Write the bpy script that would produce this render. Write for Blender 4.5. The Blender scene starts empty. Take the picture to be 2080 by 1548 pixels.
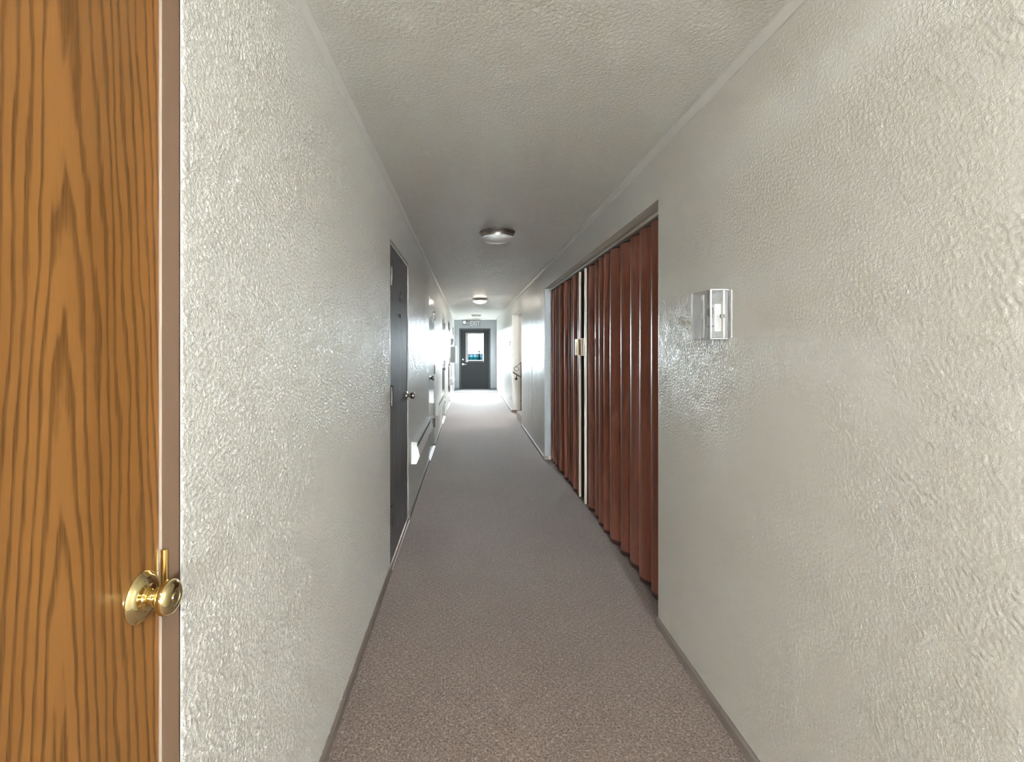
import bpy, bmesh, math, random
import numpy as np
from mathutils import Vector, Matrix
random.seed(7)
S = bpy.context.scene
C = S.collection
PI = math.pi
# ------------------------------------------------------------------ camera
CAMZ = 1.37
XL, XR = -0.481, 0.935          # corridor side walls
YE, YB = 16.07, -8.6            # far end wall, wall behind the camera
ZC = 2.37                       # ceiling
cd = bpy.data.cameras.new('camera')
cam = bpy.data.objects.new('camera', cd); C.objects.link(cam)
cam.location = (0, 0, CAMZ); cam.rotation_euler = (PI/2, 0, 0)
cd.sensor_width = 36; cd.lens = 980/2080*36
cd.shift_x = 88/2080; cd.shift_y = -66/2080
cd.clip_start = 0.02; cd.clip_end = 600
S.camera = cam
# ------------------------------------------------------------------ colour management
vs = S.view_settings
vs.view_transform = 'Standard'; vs.look = 'None'; vs.gamma = 1; vs.use_curve_mapping = False
vs.exposure = 2.72
S.cycles.use_denoising = True
S.cycles.max_bounces = 12; S.cycles.diffuse_bounces = 8; S.cycles.glossy_bounces = 5
S.cycles.transparent_max_bounces = 12; S.cycles.transmission_bounces = 8
S.cycles.sample_clamp_indirect = 6
S.cycles.caustics_reflective = False; S.cycles.caustics_refractive = False
# ------------------------------------------------------------------ sky: overcast, bright
w = bpy.data.worlds.new('overcast_sky'); S.world = w; w.use_nodes = True
nt = w.node_tree; nt.nodes.clear()
wo = nt.nodes.new('ShaderNodeOutputWorld'); bg = nt.nodes.new('ShaderNodeBackground')
bg.inputs[0].default_value = (0.80, 0.91, 1.0, 1); bg.inputs[1].default_value = 72
nt.links.new(bg.outputs[0], wo.inputs[0])
# ------------------------------------------------------------------ lights
def area(name, loc, rot, sx, sy, power, col, portal=False, spread=PI):
    l = bpy.data.lights.new(name, 'AREA'); l.shape = 'RECTANGLE'; l.size = sx; l.size_y = sy
    l.energy = power; l.color = col; l.spread = spread
    if portal: l.cycles.is_portal = True
    o = bpy.data.objects.new(name, l); C.objects.link(o); o.location = loc; o.rotation_euler = rot
    return o
# daylight entering at the glass of the far exit door
area('daylight_portal', (0.24, YE+0.14, 1.40), (-PI/2, 0, 0), 0.52, 0.92, 1, (1, 1, 1), portal=True)
# fill light at a window added in the wall behind the camera
area('back_fill_light', (0.35, YB-0.10, 1.55), (PI/2, 0, 0), 0.95, 1.15, 70, (1.0, 0.985, 0.95))

# fill light at an invented stairwell window, brightens the middle of the corridor
area('stair_fill_light', (3.57, 9.45, 2.30), (PI/2, 0, PI/2), 1.2, 1.5, 14, (0.97, 0.98, 1.0))

# ================================================================== materials
def mat(name):
    m = bpy.data.materials.new(name); m.use_nodes = True
    n = m.node_tree; p = n.nodes['Principled BSDF']
    return m, n, p
def N(n, t, **kw):
    x = n.nodes.new(t)
    for k, v in kw.items():
        if k.startswith('i_'):
            x.inputs[k[2:].replace('_', ' ')].default_value = v
        else: setattr(x, k, v)
    return x
def coords(n, scale=(1, 1, 1)):
    tc = N(n, 'ShaderNodeTexCoord'); mp = N(n, 'ShaderNodeMapping')
    mp.inputs['Scale'].default_value = scale
    n.links.new(tc.outputs['Object'], mp.inputs['Vector']); return mp.outputs[0]
def noise(n, vec, scale, detail=2, rough=.5, dist=0):
    x = N(n, 'ShaderNodeTexNoise'); x.inputs['Scale'].default_value = scale
    x.inputs['Detail'].default_value = detail; x.inputs['Roughness'].default_value = rough
    x.inputs['Distortion'].default_value = dist
    n.links.new(vec, x.inputs['Vector']); return x.outputs['Fac']
def ramp(n, fac, stops):
    r = N(n, 'ShaderNodeValToRGB'); e = r.color_ramp.elements
    while len(e) < len(stops): e.new(.5)
    for i, (p, c) in enumerate(stops):
        e[i].position = p; e[i].color = c if len(c) == 4 else (*c, 1)
    n.links.new(fac, r.inputs[0]); return r.outputs[0]
def g(v): return (v, v, v, 1)
def mix(n, fac, a, b, mode='MIX'):
    x = N(n, 'ShaderNodeMixRGB', blend_type=mode)
    for k, v in ((0, fac), (1, a), (2, b)):
        if hasattr(v, 'is_output'): n.links.new(v, x.inputs[k])
        else: x.inputs[k].default_value = v if not (k == 0 and isinstance(v, tuple)) else v[0]
    return x.outputs[0]
def mathn(n, op, a, b):
    x = N(n, 'ShaderNodeMath', operation=op)
    for k, v in ((0, a), (1, b)):
        if hasattr(v, 'is_output'): n.links.new(v, x.inputs[k])
        else: x.inputs[k].default_value = v
    return x.outputs[0]
def bump(n, p, h, strength, dist):
    b = N(n, 'ShaderNodeBump'); b.inputs['Strength'].default_value = strength
    b.inputs['Distance'].default_value = dist
    n.links.new(h, b.inputs['Height']); n.links.new(b.outputs[0], p.inputs['Normal'])
def simple(name, col, rough=.5, metal=0, spec=.5, **kw):
    m, n, p = mat(name)
    p.inputs['Base Color'].default_value = (*col, 1); p.inputs['Roughness'].default_value = rough
    p.inputs['Metallic'].default_value = metal; p.inputs['Specular IOR Level'].default_value = spec
    # faint procedural wear in the gloss
    v = coords(n); f = noise(n, v, 35, 3)
    r = N(n, 'ShaderNodeMapRange'); r.inputs['To Min'].default_value = max(0, rough-.05); r.inputs['To Max'].default_value = min(1, rough+.06)
    n.links.new(f, r.inputs['Value']); n.links.new(r.outputs[0], p.inputs['Roughness'])
    return m

def plaster(name, col, scale, strength, dist, rough, lo, hi, patch=None, specks=0):
    m, n, p = mat(name)
    v = coords(n)
    f1 = noise(n, v, scale, 2.5, .55, .9)
    h1 = ramp(n, f1, [(lo, g(0)), (hi, g(1))])
    f2 = noise(n, v, scale*2.6, 2, .5, .4)
    h = mathn(n, 'ADD', h1, mathn(n, 'MULTIPLY', f2, .45))
    if patch:
        pm = ramp(n, noise(n, v, patch, 1.5), [(.38, g(.35)), (.62, g(1))])
        h = mathn(n, 'MULTIPLY', h, pm)
    if specks:
        vo = N(n, 'ShaderNodeTexVoronoi'); vo.inputs['Scale'].default_value = specks
        n.links.new(v, vo.inputs['Vector'])
        sp = ramp(n, vo.outputs['Distance'], [(.0, g(1)), (.26, g(0))])
        h = mathn(n, 'ADD', h, mathn(n, 'MULTIPLY', sp, .9))
    big = noise(n, v, 1.1, 2)
    c = mix(n, big, (col[0]*.97, col[1]*.97, col[2]*.96, 1), (*col, 1))
    n.links.new(c, p.inputs['Base Color'])
    p.inputs['Roughness'].default_value = rough
    bump(n, p, h, strength, dist)
    return m
WALLC = (0.79, 0.79, 0.76)
M = {}
M['wall_left'] = plaster('knockdown_paint_left', WALLC, 140, .5, .003, .30, .42, .62)
M['wall_right'] = plaster('orange_peel_paint_right', WALLC, 140, .4, .002, .30, .40, .66, patch=2.2)
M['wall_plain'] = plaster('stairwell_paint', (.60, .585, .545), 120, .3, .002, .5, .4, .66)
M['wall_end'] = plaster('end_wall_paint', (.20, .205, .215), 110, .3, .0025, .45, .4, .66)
M['ceiling'] = plaster('spray_texture_ceiling', (.855, .86, .82), 95, .6, .003, .27, .44, .60, specks=85)
M['trim'] = simple('trim_paint', (.78, .775, .75), .42)
M['base'] = simple('base_taupe', (.215, .175, .150), .5)
M['base_dark'] = simple('base_dark', (.10, .10, .105), .4)
M['heater'] = simple('heater_enamel', (.78, .78, .755), .35)
M['slot'] = simple('dark_slot', (.05, .05, .055), .5)
M['chrome'] = simple('satin_chrome', (.55, .54, .52), .18, 1)
M['bronze'] = simple('dark_hinge_metal', (.10, .09, .085), .35, .8)
M['nickel'] = simple('brushed_nickel', (.42, .40, .37), .3, 1)
M['brass'] = simple('polished_brass', (.80, .67, .36), .07, 1)
M['brass_dull'] = simple('brass_lip', (.72, .50, .20), .22, 1)
M['frame_tan'] = simple('tan_frame_paint', (.092, .054, .031), .5, 0, .2)
M['frame_edge'] = simple('pale_frame_edge', (.30, .235, .18), .4)
M['frame_grey'] = simple('grey_frame_paint', (.30, .30, .30), .35)
M['white_plastic'] = simple('white_plastic', (.78, .77, .72), .35)
M['beige_plastic'] = simple('beige_plastic', (.66, .60, .48), .4)
M['beige_latch'] = simple('beige_latch_plastic', (.70, .56, .38), .35)
M['post_cream'] = simple('cream_post_metal', (.90, .83, .72), .3, .0)
M['black'] = simple('black_paint', (.02, .02, .022), .4)
M['iron'] = simple('wrought_iron', (.07, .065, .055), .4, .5)
M['rail_wood'] = simple('dark_rail_wood', (.16, .13, .11), .4)
M['grey_metal'] = simple('grey_cabinet_paint', (.22, .225, .22), .4)
M['lens_lamp'] = simple('lamp_head_lens', (.85, .87, .87), .15)
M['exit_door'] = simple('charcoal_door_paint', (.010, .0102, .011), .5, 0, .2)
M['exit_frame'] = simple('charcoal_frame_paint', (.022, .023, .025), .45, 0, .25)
M['lite_frame'] = simple('lite_frame_grey', (.13, .122, .118), .35)
M['sign_grey'] = simple('sign_housing_grey', (.13, .132, .135), .4)
M['sign_letter'] = simple('sign_letter_pale', (.36, .37, .37), .4)
M['wood_strip'] = simple('threshold_wood', (.27, .185, .125), .4)
M['asphalt'] = simple('pale_asphalt', (.0011, .0014, .0017), 1, 0, 0)
M['concrete'] = simple('landing_concrete', (.001, .0011, .0013), 1, 0, 0)
M['rail_paint'] = simple('dark_green_rail_paint', (.00004, .00012, .00014), 1, 0, 0)
M['car_teal'] = simple('turquoise_car_paint', (.0001, .0026, .0025), 1, 0, 0)
M['car_glass'] = simple('car_glass', (.0001, .0006, .0007), 1, 0, 0)
M['tyre'] = simple('tyre_rubber', (.0001, .0001, .0001), 1, 0, 0)

def grained_door(name, col, dark, rough):
    m, n, p = mat(name)
    v = coords(n, (1, 9, .55))
    f = noise(n, v, 9, 6, .65, .8)
    c = mix(n, ramp(n, f, [(.35, g(0)), (.65, g(1))]), (*dark, 1), (*col, 1))
    n.links.new(c, p.inputs['Base Color']); p.inputs['Roughness'].default_value = rough
    bump(n, p, f, .25 if rough < .4 else .8, .002)
    if rough > .4: p.inputs['Specular IOR Level'].default_value = .08
    return m
M['grey_door_dull'] = grained_door('grey_stained_door_dull', (.235, .23, .235), (.105, .104, .110), .6)
M['grey_door'] = grained_door('grey_stained_door', (.125, .118, .115), (.062, .058, .058), .17)

# oak with cathedral grain
m, n, p = mat('golden_oak_veneer')
tc = N(n, 'ShaderNodeTexCoord'); sep = N(n, 'ShaderNodeSeparateXYZ'); n.links.new(tc.outputs['Object'], sep.inputs[0])
Y_, Z_ = sep.outputs[1], sep.outputs[2]
def cmb(x, y, z):
    c = N(n, 'ShaderNodeCombineXYZ')
    for k, vv in enumerate((x, y, z)):
        if hasattr(vv, 'is_output'): n.links.new(vv, c.inputs[k])
        else: c.inputs[k].default_value = vv
    return c.outputs[0]
warp = noise(n, cmb(0, mathn(n, 'MULTIPLY', Y_, 7), mathn(n, 'MULTIPLY', Z_, .9)), 1.0, 2.5, .5, .25)
# rings: long cathedral arches along z, about a heart line that sits at y = .575
yd = mathn(n, 'SUBTRACT', Y_, .612)
rad = mathn(n, 'SQRT', mathn(n, 'ADD', mathn(n, 'MULTIPLY', yd, yd), .00035), 0)
ring = mathn(n, 'ADD', mathn(n, 'MULTIPLY', rad, 58.0), mathn(n, 'MULTIPLY', Z_, 3.2))
ring = mathn(n, 'ADD', ring, mathn(n, 'MULTIPLY', warp, 4.2))
wob = noise(n, cmb(0, mathn(n, 'MULTIPLY', Y_, 30), mathn(n, 'MULTIPLY', Z_, 4)), 1.0, 3, .6)
ring = mathn(n, 'ADD', ring, mathn(n, 'MULTIPLY', wob, 1.5))
fr = mathn(n, 'FRACT', mathn(n, 'ADD', ring, .35), 0)
line = ramp(n, fr, [(0, g(.15)), (.10, g(0)), (.55, g(.04)), (.72, g(.9)), (.90, g(1)), (1.0, g(.15))])
pores = noise(n, cmb(0, mathn(n, 'MULTIPLY', Y_, 420), mathn(n, 'MULTIPLY', Z_, 9)), 1.0, 3, .6)
porem = ramp(n, pores, [(.38, g(.6)), (.60, g(1))])
lm = mathn(n, 'MULTIPLY', line, porem)
bigv = noise(n, cmb(0, mathn(n, 'MULTIPLY', Y_, 8), mathn(n, 'MULTIPLY', Z_, .6)), 1.0, 2)
basec = mix(n, ramp(n, bigv, [(.3, g(0)), (.7, g(1))]), (.245, .105, .024, 1), (.355, .160, .042, 1))
fine = noise(n, cmb(0, mathn(n, 'MULTIPLY', Y_, 900), mathn(n, 'MULTIPLY', Z_, 14)), 1.0, 2)
basec = mix(n, .22, basec, ramp(n, fine, [(.3, (.21, .088, .02)), (.7, (.38, .18, .055))]))
colr = mix(n, mathn(n, 'MULTIPLY', lm, .78), basec, (.085, .034, .005, 1))
n.links.new(colr, p.inputs['Base Color']); p.inputs['Roughness'].default_value = .30
bump(n, p, mathn(n, 'SUBTRACT', 1.0, lm), .22, .0008)
M['oak'] = m

# red-brown wood-print vinyl
m, n, p = mat('mahogany_vinyl')
v = coords(n, (1, 1, .04)); f = noise(n, v, 150, 4, .6)
f2 = noise(n, coords(n), 2.0, 2)
c = mix(n, ramp(n, f, [(.3, g(0)), (.7, g(1))]), (.225, .070, .040, 1), (.340, .125, .078, 1))
n.links.new(c, p.inputs['Base Color']); p.inputs['Roughness'].default_value = .36
bump(n, p, f, .12, .001)
M['vinyl'] = m
M['vinyl_dark'] = simple('dark_vinyl_hem', (.05, .015, .009), .5)

# carpet: low loop pile with a diagonal basket texture
m, n, p = mat('taupe_loop_carpet')
v = coords(n)
f = noise(n, v, 130, 3, .7, .5)
wv = N(n, 'ShaderNodeTexWave', wave_type='BANDS', bands_direction='DIAGONAL'); wv.inputs['Scale'].default_value = 16
wv.inputs['Distortion'].default_value = 5; wv.inputs['Detail'].default_value = 2; wv.inputs['Detail Scale'].default_value = 3
n.links.new(coords(n, (1, -1, 0)), wv.inputs['Vector'])
wv2 = N(n, 'ShaderNodeTexWave', wave_type='BANDS', bands_direction='DIAGONAL'); wv2.inputs['Scale'].default_value = 16
wv2.inputs['Distortion'].default_value = 5; wv2.inputs['Detail'].default_value = 2; wv2.inputs['Detail Scale'].default_value = 3
n.links.new(coords(n, (1, 1, 0)), wv2.inputs['Vector'])
pat = mathn(n, 'MULTIPLY', wv.outputs['Fac'], wv2.outputs['Fac'])
f3 = noise(n, v, 60, 2, .5)
hh = mathn(n, 'ADD', mathn(n, 'MULTIPLY', f, .7), mathn(n, 'MULTIPLY', pat, .35))
col = ramp(n, f, [(.34, (.065, .042, .031)), (.47, (.250, .178, .142)), (.57, (.365, .272, .220)), (.70, (.60, .49, .42))])
col = mix(n, mathn(n, 'MULTIPLY', mathn(n, 'SUBTRACT', 1.0, pat), .38), col, (.12, .09, .075, 1))
wide = ramp(n, noise(n, v, .9, 2), [(.3, g(.90)), (.7, g(1.04))])
col = mix(n, 1.0, col, wide, 'MULTIPLY')
n.links.new(col, p.inputs['Base Color']); p.inputs['Roughness'].default_value = .85
p.inputs['Specular IOR Level'].default_value = .25
p.inputs['Sheen Weight'].default_value = .35; p.inputs['Sheen Roughness'].default_value = .45
p.inputs['Sheen Tint'].default_value = (.95, .88, .86, 1)
bump(n, p, hh, .8, .006)
M['carpet'] = m
M['mat'] = simple('grey_entry_mat', (.085, .085, .09), .9)

def clear(name, tint, gl, rough=.03, milk=0):
    m = bpy.data.materials.new(name); m.use_nodes = True; n = m.node_tree; n.nodes.clear()
    o = n.nodes.new('ShaderNodeOutputMaterial'); t = n.nodes.new('ShaderNodeBsdfTransparent'); t.inputs[0].default_value = (*tint, 1)
    gl_ = n.nodes.new('ShaderNodeBsdfGlossy'); gl_.inputs['Roughness'].default_value = rough
    fr = n.nodes.new('ShaderNodeFresnel'); fr.inputs[0].default_value = 1.45
    mm = n.nodes.new('ShaderNodeMath'); mm.operation = 'MULTIPLY'; mm.inputs[1].default_value = gl
    n.links.new(fr.outputs[0], mm.inputs[0])
    mx = n.nodes.new('ShaderNodeMixShader'); n.links.new(mm.outputs[0], mx.inputs[0])
    n.links.new(t.outputs[0], mx.inputs[1]); n.links.new(gl_.outputs[0], mx.inputs[2])
    out = mx.outputs[0]
    if milk:
        d = n.nodes.new('ShaderNodeBsdfDiffuse'); d.inputs[0].default_value = (.9, .91, .92, 1)
        m2 = n.nodes.new('ShaderNodeMixShader'); m2.inputs[0].default_value = milk
        n.links.new(out, m2.inputs[1]); n.links.new(d.outputs[0], m2.inputs[2]); out = m2.outputs[0]
    n.links.new(out, o.inputs[0]); return m
M['glass'] = clear('window_glass', (.97, .985, .98), .01, .0)
M['acrylic'] = clear('clear_acrylic', (.97, .97, .97), .40, .08, .10)
M['acrylic_edge'] = clear('acrylic_bright_edge', (.95, .95, .95), .6, .15, .60)
m, n, p = mat('frosted_glass_unlit'); p.inputs['Base Color'].default_value = (.62, .61, .59, 1); p.inputs['Roughness'].default_value = .25
M['diffuser_off'] = m
def emis(name, col, s):
    m, n, p = mat(name); p.inputs['Base Color'].default_value = (.8, .8, .78, 1)
    p.inputs['Emission Color'].default_value = (*col, 1); p.inputs['Emission Strength'].default_value = s; return m
M['diffuser_on'] = emis('frosted_glass_lit', (1.0, .90, .77), 6.5)
M['diffuser_on_stair'] = emis('frosted_glass_stair', (1.0, .96, .90), 3.0)
M['diffuser_on_back'] = emis('frosted_glass_lit_near', (1.0, .99, .955), 36.0)

# ================================================================== mesh helpers
def B(): return bmesh.new()
def box(bm, x0, x1, y0, y1, z0, z1):
    if x0 > x1: x0, x1 = x1, x0
    if y0 > y1: y0, y1 = y1, y0
    if z0 > z1: z0, z1 = z1, z0
    v = [bm.verts.new(c) for c in ((x0,y0,z0),(x1,y0,z0),(x1,y1,z0),(x0,y1,z0),(x0,y0,z1),(x1,y0,z1),(x1,y1,z1),(x0,y1,z1))]
    for f in ((0,3,2,1),(4,5,6,7),(0,1,5,4),(1,2,6,5),(2,3,7,6),(3,0,4,7)): bm.faces.new([v[i] for i in f])
    return bm
def bxs(*a):
    bm = B(); box(bm, *a); return bm
def extr(bm, pts, axis, a, b):
    """closed polygon pts extruded along axis; pts are the other two coords in order"""
    def P(p, t):
        return {'x': (t, p[0], p[1]), 'y': (p[0], t, p[1]), 'z': (p[0], p[1], t)}[axis]
    va = [bm.verts.new(P(p, a)) for p in pts]; vb = [bm.verts.new(P(p, b)) for p in pts]
    k = len(pts)
    for i in range(k): bm.faces.new((va[i], va[(i+1) % k], vb[(i+1) % k], vb[i]))
    bm.faces.new(va[::-1]); bm.faces.new(vb)
    return bm
def lathe(bm, prof, origin, axis, seg=40):
    """prof: list of (distance along axis, radius)"""
    ax = Vector(axis).normalized(); q = ax.to_track_quat('Z', 'Y').to_matrix(); o = Vector(origin)
    rings = []
    for d, r in prof:
        if r < 1e-6: rings.append([bm.verts.new(o+ax*d)])
        else: rings.append([bm.verts.new(o + ax*d + q @ Vector((r*math.cos(2*PI*i/seg), r*math.sin(2*PI*i/seg), 0))) for i in range(seg)])
    for A, D in zip(rings, rings[1:]):
        for i in range(seg):
            j = (i+1) % seg
            if len(A) == 1 and len(D) == 1: continue
            if len(A) == 1: bm.faces.new((A[0], D[j], D[i]))
            elif len(D) == 1: bm.faces.new((A[i], A[j], D[0]))
            else: bm.faces.new((A[i], A[j], D[j], D[i]))
    return bm
def cyl(bm, p0, p1, r, seg=20):
    p0, p1 = Vector(p0), Vector(p1); L = (p1-p0).length
    return lathe(bm, [(0, 0), (0, r), (L, r), (L, 0)], p0, p1-p0, seg)
def tube(bm, pts, r, seg=10):
    pts = [Vector(p) for p in pts]; rings = []
    for i, p in enumerate(pts):
        t = (pts[min(i+1, len(pts)-1)] - pts[max(i-1, 0)]).normalized()
        a = t.orthogonal().normalized() if i == 0 else (a0 - t*a0.dot(t)).normalized()
        a0 = a; b = t.cross(a)
        rings.append([bm.verts.new(p + a*r*math.cos(2*PI*k/seg) + b*r*math.sin(2*PI*k/seg)) for k in range(seg)])
    for A, D in zip(rings, rings[1:]):
        for k in range(seg): bm.faces.new((A[k], A[(k+1) % seg], D[(k+1) % seg], D[k]))
    bm.faces.new(rings[0][::-1]); bm.faces.new(rings[-1])
    return bm
def obj(name, bm, m, parent=None, smooth=False, bev=0, autos=False):
    bmesh.ops.recalc_face_normals(bm, faces=bm.faces)
    me = bpy.data.meshes.new(name); bm.to_mesh(me); bm.free()
    me.materials.append(M[m] if isinstance(m, str) else m)
    if smooth: me.polygons.foreach_set('use_smooth', [True]*len(me.polygons))
    if autos:
        me.polygons.foreach_set('use_smooth', [True]*len(me.polygons))
        me.set_sharp_from_angle(angle=math.radians(38))
    o = bpy.data.objects.new(name, me); C.objects.link(o)
    if parent:
        o.parent = parent; o.matrix_parent_inverse = Matrix.Translation(-parent.location)
        # keep world placement of the vertices
        o.matrix_parent_inverse = parent.matrix_basis.inverted()
    if bev:
        b = o.modifiers.new('bevel', 'BEVEL'); b.width = bev; b.segments = 2; b.limit_method = 'ANGLE'
    return o
def sub(name, bm, m, part, thing, **kw):
    """sub-part: child of a part whose own transform is identity inside its thing"""
    o = obj(name, bm, m, None, **kw)
    o.parent = part; o.matrix_parent_inverse = thing.matrix_basis.inverted() if False else Matrix.Identity(4)
    return o
def tag(o, label=None, cat=None, group=None, kind=None):
    if label: o['label'] = label
    if cat: o['category'] = cat
    if group: o['group'] = group
    if kind: o['kind'] = kind
    return o
def thing(name, loc, label=None, cat=None, group=None, kind=None):
    o = bpy.data.objects.new(name, None); C.objects.link(o); o.location = loc; o.empty_display_size = .1
    return tag(o, label, cat, group, kind)
def struct(name, bm, m, label=None, **kw):
    o = obj(name, bm, m, **kw); o['kind'] = 'structure'
    if label: o['label'] = label
    return o
def copy_tree(o, parent=None, delta=None):
    c = o.copy(); C.objects.link(c)
    if parent: c.parent = parent
    for ch in list(o.children): copy_tree(ch, c)
    return c

# ================================================================== setting
WT = 0.14
DOORS = [  # y0, y1, hinge side ('near'/'far'), top
    (2.946, 3.835, 'near', 2.047), (5.83, 6.74, 'far', 2.045), (8.70, 9.70, 'far', 2.045), (11.15, 12.25, 'far', 2.045), (14.35, 15.27, 'far', 2.045)]
ODY0, ODY1 = -0.10, 0.806      # oak door opening beside the camera
# left wall
bm = B()
ops = [(ODY0, ODY1, 2.12)] + [(a, b, t) for a, b, h, t in DOORS]
y = YB
for a, b, t in ops:
    box(bm, XL-WT, XL, y, a, 0, ZC); box(bm, XL-WT, XL, a, b, t, ZC); y = b
box(bm, XL-WT, XL, y, YE, 0, ZC)
struct('wall_left', bm, 'wall_left', 'cream painted corridor wall with heavy knockdown texture, on the left')
# right wall
AY0, AY1, AZ = 2.38, 5.95, 2.105       # folding-door opening
SY0, SY1, SZ = 8.50, 10.40, 2.10       # stair opening
bm = B()
box(bm, XR, XR+WT, YB, AY0, 0, ZC); box(bm, XR, XR+WT, AY0, AY1, AZ, ZC)
box(bm, XR, XR+WT, AY1, SY0, 0, ZC); box(bm, XR, XR+WT, SY0, SY1, SZ, ZC)
box(bm, XR, XR+WT, SY1, YE, 0, ZC)
struct('wall_right', bm, 'wall_right', 'cream painted corridor wall with light orange peel texture, on the right')
# end wall with door opening
EX0, EX1, EZ = -0.315, 0.725, 2.04
bm = B()
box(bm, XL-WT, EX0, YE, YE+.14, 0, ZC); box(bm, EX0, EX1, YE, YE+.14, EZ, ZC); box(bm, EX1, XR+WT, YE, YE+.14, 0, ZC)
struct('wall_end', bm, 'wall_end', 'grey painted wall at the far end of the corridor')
# wall behind the camera, with an added window for the fill light
bm = B()
box(bm, XL-WT, -.15, YB-.14, YB, 0, ZC); box(bm, .85, XR+WT, YB-.14, YB, 0, ZC)
box(bm, -.15, .85, YB-.14, YB, 0, .95); box(bm, -.15, .85, YB-.14, YB, 2.15, ZC)
struct('wall_back', bm, 'wall_left')
t = thing('added_back_window', (.35, YB-.07, .95), kind='structure')
bm = B(); box(bm, -.15, -.11, YB-.09, YB-.04, .95, 2.15); box(bm, .81, .85, YB-.09, YB-.04, .95, 2.15)
box(bm, -.11, .81, YB-.09, YB-.04, .95, .99); box(bm, -.11, .81, YB-.09, YB-.04, 2.11, 2.15); box(bm, -.11, .81, YB-.085, YB-.045, 1.53, 1.56)
obj('window_frame', bm, 'white_plastic', t)
obj('pane', bxs(-.11, .81, YB-.07, YB-.066, .99, 2.11), 'glass', t)
# ---- troweled / sprayed relief of the painted surfaces, as real geometry a couple of millimetres deep
def relief(nu, nv, du, dv, lam, seed, lo, hi, blobs=0):
    rg = np.random.RandomState(seed); a = rg.randn(nu, nv)
    fu = np.fft.fftfreq(nu, du)[:, None]; fv = np.fft.rfftfreq(nv, dv)[None, :]
    k = np.sqrt(fu*fu+fv*fv)*lam
    def filt(w):
        h = np.fft.irfft2(np.fft.rfft2(a)*w, s=(nu, nv)); return (h-h.mean())/h.std()
    h = filt(np.exp(-((k-1.0)/.42)**2))
    q = np.clip((h-lo)/(hi-lo), 0, 1); q = q*q*(3-2*q)
    big = filt(np.exp(-(k*4)**2))
    q = q*(1+.22*big) + .10*filt(np.exp(-((k-1.9)/.5)**2))
    return q
def relief_mesh(parts):
    V = []; F = []; n0 = 0
    for (P, nu, nv, flip) in parts:
        V.append(P.reshape(-1, 3)); idx = np.arange(nu*nv).reshape(nu, nv)+n0
        f = np.stack([idx[:-1, :-1], idx[1:, :-1], idx[1:, 1:], idx[:-1, 1:]], -1).reshape(-1, 4)
        F.append(f[:, ::-1] if flip else f); n0 += nu*nv
    return np.concatenate(V), np.concatenate(F)
def add_relief(o, parts):
    """append relief sheets to the mesh of a wall or ceiling"""
    me = o.data
    V0 = np.empty(len(me.vertices)*3, 'f'); me.vertices.foreach_get('co', V0); V0 = V0.reshape(-1, 3)
    F0 = np.array([list(p_.vertices) for p_ in me.polygons])
    V, F = relief_mesh(parts); F = F+len(V0)
    V = np.concatenate([V0, V]).astype('f'); FA = np.concatenate([F0, F]).astype('i')
    nm = bpy.data.meshes.new(me.name); nm.vertices.add(len(V)); nm.vertices.foreach_set('co', V.ravel())
    nm.loops.add(FA.size); nm.loops.foreach_set('vertex_index', FA.ravel())
    nm.polygons.add(len(FA)); nm.polygons.foreach_set('loop_start', np.arange(0, FA.size, 4, dtype='i'))
    sm = np.ones(len(FA), bool); sm[:len(F0)] = False
    nm.update(calc_edges=True); nm.polygons.foreach_set('use_smooth', sm)
    nm.materials.append(me.materials[0]); o.data = nm; bpy.data.meshes.remove(me)
def smooth1(n_, d, lam, seed):
    a = np.random.RandomState(seed).randn(n_); k = np.fft.rfftfreq(n_, d)*lam
    h = np.fft.irfft(np.fft.rfft(a)*np.exp(-((k-1)/.6)**2), n=n_); return np.clip(h/h.std(), -1.6, 1.6)
def wall_patch(x, side, y0, y1, z0, z1, st, lam, amp, seed, lo, hi, wave=0):
    nu = int((y1-y0)/st)+1; nv = int((z1-z0)/st)+1
    h = np.clip(relief(nu, nv, st, st, lam, seed, lo, hi)*amp, -.0003, 1)+.0006
    yy, zz = np.meshgrid(np.linspace(y0, y1, nu), np.linspace(z0, z1, nv), indexing='ij')
    h[0, :] *= .2; h[-1, :] *= .2
    if wave: h += wave*(1+smooth1(nu, st, .16, seed+50)[:, None]*.5 + smooth1(nu, st, .42, seed+51)[:, None]*.8 + .3*smooth1(nv, st, .5, seed+52)[None, :])
    return (np.stack([x-side*h, yy, zz], -1), nu, nv, side < 0)
def ceil_patch(y0, y1, st, lam, amp, seed, lo, hi):
    x0, x1 = XL+.001, XR-.001
    nu = int((x1-x0)/st)+1; nv = int((y1-y0)/st)+1
    h = np.clip(relief(nu, nv, st, st, lam, seed, lo, hi)*amp, -.0003, 1)+.0006
    k_ = max(2, int(.15/st)); tp = np.ones(nv); tp[:k_] = np.linspace(0, 1, k_); tp[-k_:] = np.linspace(1, 0, k_); h = .0006+(h-.0006)*tp[None, :]
    xx, yy = np.meshgrid(np.linspace(x0, x1, nu), np.linspace(y0, y1, nv), indexing='ij')
    return (np.stack([xx, yy, ZC-h], -1), nu, nv, True)
zt = ZC-.002
add_relief(bpy.data.objects['wall_left'], [
    wall_patch(XL, -1, .8065, 2.945, .002, zt, .0036, .0135, .0022, 1, -.6, .9),
    wall_patch(XL, -1, 3.836, 5.829, .002, zt, .0060, .018, .0016, 2, -.6, .9),
    wall_patch(XL, -1, 2.946, 3.835, 2.05, zt, .0060, .016, .0015, 3, -.6, .9),
    wall_patch(XL, -1, 6.741, 8.699, .002, zt, .0100, .028, .0020, 4, -.6, .9, .0009),
    wall_patch(XL, -1, 9.701, 11.149, .002, zt, .0140, .040, .0020, 11, -.6, .9, .0011)])
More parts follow.
